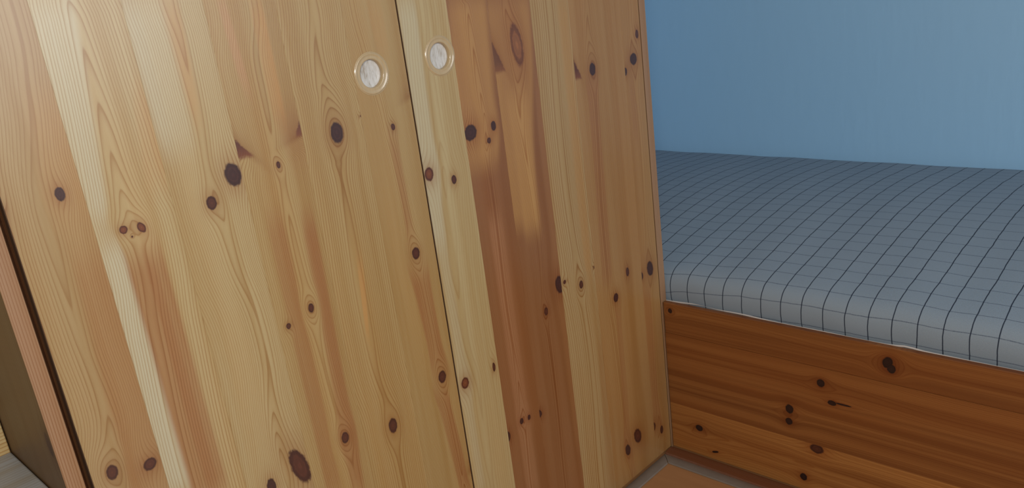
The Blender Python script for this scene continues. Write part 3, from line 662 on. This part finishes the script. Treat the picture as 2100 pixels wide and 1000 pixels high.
def disc_material():
    mat, nt, b = new_mat('pale_cup_bottom')
    tc = nt.n.new('ShaderNodeTexCoord')
    sp = nt.n.new('ShaderNodeSeparateXYZ')
    nt.l.new(tc.outputs['Object'], sp.inputs[0])
    y, z = sp.outputs[1], sp.outputs[2]
    wv = nt.noise(nt.xyz(0.0, nt.mul(y, 90.0), nt.mul(z, 45.0)), 1.0, 2.0, 0.5)
    g = nt.noise(nt.xyz(nt.mul(wv, 2.0), nt.mul(y, 240.0), nt.mul(z, 40.0)), 1.0, 3.0, 0.6)
    col = nt.ramp(g, [(0.28, (0.31, 0.25, 0.19)), (0.42, (0.45, 0.41, 0.36)), (0.60, (0.55, 0.52, 0.49)), (0.76, (0.37, 0.31, 0.25))])
    nt.l.new(col, b.inputs['Base Color'])
    b.inputs['Roughness'].default_value = 0.25
    b.inputs['Coat Weight'].default_value = 0.5
    return mat


M_RING = ring_material()
M_DISC = disc_material()


M_GAP_SHADE, nt, b = new_mat('door_gap_shade')  # dark brown colour that paints the shade of the door gaps
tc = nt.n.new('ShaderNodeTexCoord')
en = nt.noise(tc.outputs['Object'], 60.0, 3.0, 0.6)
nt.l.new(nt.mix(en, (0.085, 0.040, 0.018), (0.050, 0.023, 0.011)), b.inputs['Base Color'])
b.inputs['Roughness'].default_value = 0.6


def make_door(which, planks, seed):
    lo, hi = planks[0]['lo'], planks[-1]['hi']
    hy, hz = HANDLES[which]
    bm = bmesh.new()
    box(bm, -0.0215, -0.0121, lo + 0.0004, hi - 0.0004, 0.007, HEIGHT - 0.024)
    door = build('door', bm, M_CORE, wardrobe)
    z0, z1 = 0.006, HEIGHT - 0.023
    for i, p in enumerate(planks):
        mat = pine('pine_board', p, 'y', 'z', seed + i * 3.7, coat=0.30)
        if p['lo'] < hy < p['hi']:
            bm = plank_with_hole(-0.012, 0.0, p['lo'] + 0.00003, p['hi'] - 0.00003, z0, z1, hy, hz, R_HOLE)
            build('plank', bm, mat, door)
        else:
            board_obj('plank', mat, door, -0.012, 0.0, p['lo'] + 0.00003, p['hi'] - 0.00003, z0, z1, bevel=0.00012)
    prof = [(0.0309, 0.0001), (0.0309, 0.0004), (0.0304, 0.0004), (0.0300, 0.0002), (0.0297, 0.0006), (0.0288, 0.0013), (0.0276, 0.0014), (0.0266, 0.0009),
            (0.0232, 0.0006), (0.0216, 0.0010), (0.0206, 0.0006), (0.0200, -0.0006), (0.0197, -0.0050)]
    build('handle_ring', lathe_x(prof, hy, hz), M_RING, door, smooth=True)
    prof = [(0.02035, -0.0058), (0.0196, -0.0051), (0.0192, -0.0050), (0.0165, -0.0056), (0.0100, -0.0060), (0.0, -0.0061)]
    d = build('handle_cup', lathe_x(prof, hy, hz), M_DISC, door, smooth=True)
    d['label'] = 'whitish streaky bottom of the round finger pull'
    # dark strip on the left edge of the leaf: gap shade put into colour
    e = board_obj('gap_shade_strip', M_GAP_SHADE, door, -0.0120, -0.0006, lo - 0.0007, lo - 0.0001, z0, z1, bevel=0.0001)
    e['label'] = 'dark brown strip painting the shade of the door gap'
    return door


make_door('left', LEFT_DOOR, 1.3)
make_door('right', RIGHT_DOOR, 40.7)

# ------------------------------------------------------------------ bed
bed = empty('bed', (0, 0, 0))
tag(bed, 'low bed frame with reddish pine front board running along the blue wall', 'bed')
bm = bmesh.new(); box(bm, 0.0025, 1.0, 0.0121, 0.0150, 0.004, 0.366)
front = build('front_panel', bm, M_CORE, bed)
for i, p in enumerate(BED_FRONT):
    mat = pine('stained_pine_stave', p, 'z', 'x', 80.0 + 5.3 * i, 0.40)
    top = p['hi'] - 0.00003
    board_obj('plank', mat, front, 0.002, 1.0, 0.0, 0.012, p['lo'] + 0.00003, top, bevel=0.00012 if i < 3 else 0.0016)
M_BASE = pine('bed_base_wood', plain_board('bed', 240.0), 'y', 'x', 91.0, 0.5)
board_obj('base_board', M_BASE, bed, -0.97, 1.0, 0.0192, 0.95, 0.330, 0.352)
for k, (x, y) in enumerate(((-0.9, 0.09), (-0.9, 0.88), (0.93, 0.09), (0.93, 0.88))):
    board_obj('leg', M_BASE, bed, x - 0.03, x + 0.03, y - 0.03, y + 0.03, 0.0, 0.3299)

# ------------------------------------------------------------------ mattress
PROFILE = [(0.060, 0.3545), (0.034, 0.3550), (0.0245, 0.3580), (0.0205, 0.366), (0.0185, 0.379), (0.0180, 0.394), (0.0205, 0.409),
           (0.027, 0.421), (0.038, 0.4305), (0.055, 0.4375), (0.080, 0.4435), (0.110, 0.4490), (0.145, 0.4545), (0.185, 0.4615),
           (0.235, 0.4690), (0.300, 0.4775), (0.370, 0.4855), (0.440, 0.4905), (0.520, 0.4930), (0.600, 0.4920), (0.680, 0.4885),
           (0.760, 0.4825), (0.850, 0.4745), (0.910, 0.4690), (0.935, 0.4600), (0.945, 0.4400), (0.945, 0.3800), (0.935, 0.3560), (0.900, 0.3545)]


def catmull(pts, sub=4):
    out = []
    for i in range(len(pts) - 1):
        p0 = pts[max(i - 1, 0)]; p1 = pts[i]; p2 = pts[i + 1]; p3 = pts[min(i + 2, len(pts) - 1)]
        for k in range(sub):
            t = k / sub
            out.append(tuple(0.5 * (2 * b + (c - a) * t + (2 * a - 5 * b + 4 * c - d) * t * t + (3 * b - a - 3 * c + d) * t ** 3)
                             for a, b, c, d in zip(p0, p1, p2, p3)))
    out.append(pts[-1])
    return out


def mattress_material():
    mat, nt, b = new_mat('checked_cover')
    at = nt.n.new('ShaderNodeAttribute')
    at.attribute_name = 'cloth'
    sp = nt.n.new('ShaderNodeSeparateXYZ')
    nt.l.new(at.outputs['Vector'], sp.inputs[0])
    x, s = sp.outputs[0], sp.outputs[1]
    wx = nt.mul(nt.sub(nt.noise(nt.xyz(nt.mul(x, 11.0), nt.mul(s, 16.0), 0.0), 1.0, 3.0), 0.5), 0.006)
    sag = nt.sub(nt.mul(nt.sub(1.0, nt.m('EXPONENT', nt.mul(nt.m('MAXIMUM', x, 0.0), -6.7))), 0.030), 0.013)
    ws = nt.mul(nt.sub(nt.noise(nt.xyz(nt.mul(x, 13.0), nt.mul(s, 13.0), 7.0), 1.0, 3.0), 0.5), 0.008)
    px, ps = 0.04298, 0.0405
    fx = nt.m('FRACT', nt.div(nt.add(nt.add(x, wx), 1.0 - 0.0225 + px * 0.5 - px * math.floor(1.0 / px)), px))
    fs = nt.m('FRACT', nt.div(nt.add(nt.sub(nt.add(s, ws), sag), ps * 0.5), ps))
    dx = nt.mul(nt.m('ABSOLUTE', nt.sub(fx, 0.5)), px)
    ds = nt.mul(nt.m('ABSOLUTE', nt.sub(fs, 0.5)), ps)
    weave = nt.noise(nt.xyz(nt.mul(x, 900.0), nt.mul(s, 900.0), 0.0), 1.0, 2.0, 0.7)
    twill = nt.m('SINE', nt.mul(nt.add(x, s), 2600.0))
    col = nt.mix(weave, (0.222, 0.272, 0.325), (0.302, 0.360, 0.415))
    col = nt.mix(nt.mul(nt.sstep(twill, -0.2, 1.0), 0.14), col, (0.14, 0.18, 0.23))
    brk = nt.noise(nt.xyz(nt.mul(x, 420.0), nt.mul(s, 60.0), 2.0), 1.0, 2.0, 0.7)
    lx_ = nt.sstep(dx, 0.00055, 0.00135, 0.94, 0.0)
    ls_ = nt.mul(nt.sstep(ds, 0.00040, 0.0012, 0.78, 0.0), nt.mapr(brk, 0.3, 0.7, 0.55, 1.0))
    col = nt.mix(ls_, col, (0.040, 0.054, 0.095))
    col = nt.mix(lx_, col, (0.012, 0.018, 0.036))
    nt.l.new(col, b.inputs['Base Color'])
    b.inputs['Roughness'].default_value = 0.9
    b.inputs['Specular IOR Level'].default_value = 0.15
    bp = nt.n.new('ShaderNodeBump')
    bp.inputs['Strength'].default_value = 0.35
    bp.inputs['Distance'].default_value = 0.0008
    nt.l.new(nt.add(weave, nt.mul(twill, 0.2)), bp.inputs['Height'])
    nt.l.new(bp.outputs[0], b.inputs['Normal'])
    return mat


def make_mattress():
    prof = catmull(PROFILE, 3)
    xs = [-0.965, -0.960, -0.950] + [-0.93 + 1.90 * i / 150 for i in range(151)] + [0.990, 0.998, 1.002]
    arcs = [0.0]
    for a, b in zip(prof, prof[1:]):
        arcs.append(arcs[-1] + math.dist(a, b))
    # arc length counted from the foot of the front face
    i0 = min(range(len(prof)), key=lambda i: abs(prof[i][1] - 0.358) + (0 if prof[i][0] < 0.1 else 9))
    arcs = [a - arcs[i0] for a in arcs]
    verts, faces, cl = [], [], []
    cy, cz = 0.48, 0.41
    rnd = random.Random(4)
    ph = [rnd.uniform(0, 6.28) for _ in range(6)]
    for i, x in enumerate(xs):
        e = min(i, len(xs) - 1 - i)
        k = (0.985, 0.994, 0.999)[e] if e < 3 else 1.0
        for (y, z), s in zip(prof, arcs):
            wob = 0.0007 * math.sin(x * 23 + ph[0] + s * 9) + 0.0005 * math.sin(x * 41 + ph[1]) * (1 if s < 0.25 else 0.6)
            yy, zz = cy + (y - cy) * k, cz + (z - cz) * k
            if s < 0.12:
                yy += wob * 0.8
            if 0.03 < s < 1.0:
                zz += wob
            verts.append((x, yy, zz))
            cl.append((x, s, 0.0))
    n = len(prof)
    for i in range(len(xs) - 1):
        for j in range(n - 1):
            a = i * n + j
            faces.append((a, a + n, a + n + 1, a + 1))
        a = i * n
        faces.append((a + n - 1, a + 2 * n - 1, a + n, a))
    faces.append(tuple(range(n)))
    faces.append(tuple(range((len(xs) - 1) * n, len(xs) * n))[::-1])
    me = bpy.data.meshes.new('mattress')
    me.from_pydata(verts, [], faces)
    at = me.attributes.new('cloth', 'FLOAT_VECTOR', 'POINT')
    at.data.foreach_set('vector', [c for v in cl for c in v])
    bm = bmesh.new()
    bm.from_mesh(me)
    bmesh.ops.recalc_face_normals(bm, faces=bm.faces)
    for f in bm.faces:
        f.smooth = len(f.verts) == 4
    bm.to_mesh(me)
    bm.free()
    me.materials.append(mattress_material())
    o = bpy.data.objects.new('mattress', me)
    C.objects.link(o)
    return o


mattress = make_mattress()
tag(mattress, 'thick grey mattress with a dark blue windowpane check cover lying on the bed', 'mattress')


def tube(bm, pts, r, n=8):
    rings = []
    for i, p in enumerate(pts):
        p = Vector(p)
        d = (Vector(pts[min(i + 1, len(pts) - 1)]) - Vector(pts[max(i - 1, 0)])).normalized()
        s = d.cross(Vector((0, 0, 1))).normalized()
        t = s.cross(d)
        rings.append([bm.verts.new(p + r * (math.cos(2 * math.pi * k / n) * s + math.sin(2 * math.pi * k / n) * t)) for k in range(n)])
    for a, b in zip(rings, rings[1:]):
        for k in range(n):
            bm.faces.new((a[k], a[(k + 1) % n], b[(k + 1) % n], b[k]))
    bm.faces.new(rings[0])
    bm.faces.new(rings[-1][::-1])


hem_mat, nt, b = new_mat('pale_hem')
b.inputs['Base Color'].default_value = (0.62, 0.56, 0.52, 1)
b.inputs['Roughness'].default_value = 0.8
bm = bmesh.new()
pts = []
for i in range(120):
    x = -0.90 + 1.88 * i / 119
    bump = 0.0058 * math.exp(-((x - 0.085) / 0.045) ** 2) + 0.0034 * math.exp(-((x - 0.17) / 0.05) ** 2) + 0.0040 * math.exp(-((x - 0.51) / 0.02) ** 2)
    pts.append((x, 0.0215, 0.3622 + bump + 0.0005 * math.sin(x * 37)))
tube(bm, pts, 0.0022)
hem = build('hem', bm, hem_mat, mattress, smooth=True)
hem['label'] = 'pale hem along the lower front edge'

# ------------------------------------------------------------------ bench beside the wardrobe
bench = empty('bench', (-0.1, -1.6, 0))
tag(bench, 'greyish wooden bench with pale pine back at the wardrobe side', 'bench')
M_SEAT = pine('grey_seat_wood', dict(plain_board('seat', 150.0, 0.55, u0=-0.1)), 'x', 'y', 51.0, 0.45, w_off=1.0)
M_BENCH = pine('pale_bench_pine', plain_board('bench', 190.0, 1.1, u0=0.4), 'z', 'y', 61.0, 0.5, w_off=1.0)
off = (0.1, 1.6, 0)


def bench_part(name, mat, x0, x1, y0, y1, z0, z1, bevel=0.002):
    bm = bmesh.new()
    box(bm, x0 + 0.1, x1 + 0.1, y0 + 1.6, y1 + 1.6, z0, z1, bevel=bevel, seg=2)
    return build(name, bm, mat, bench)


bench_part('seat', M_SEAT, -0.2290, 0.0, -2.02, -1.2085, 0.544, 0.567)
back = bench_part('backrest', M_BENCH, -0.262, -0.251, -2.02, -1.2085, 0.20, 1.10)
for i in range(5):
    bm = bmesh.new()
    box(bm, -0.251 + 0.1, -0.2295 + 0.1, -2.02 + 1.6, -1.2085 + 1.6, 0.547 + 0.112 * i + 0.0005, 0.547 + 0.112 * (i + 1) - 0.0005, bevel=0.001)
    build('plank', bm, M_BENCH, back)
bench_part('front_panel', M_BENCH, -0.045, -0.025, -2.02, -1.2085, 0.0, 0.5435)
bench_part('side_panel', M_BENCH, -0.2290, -0.0455, -2.02, -2.0, 0.0, 0.5435)
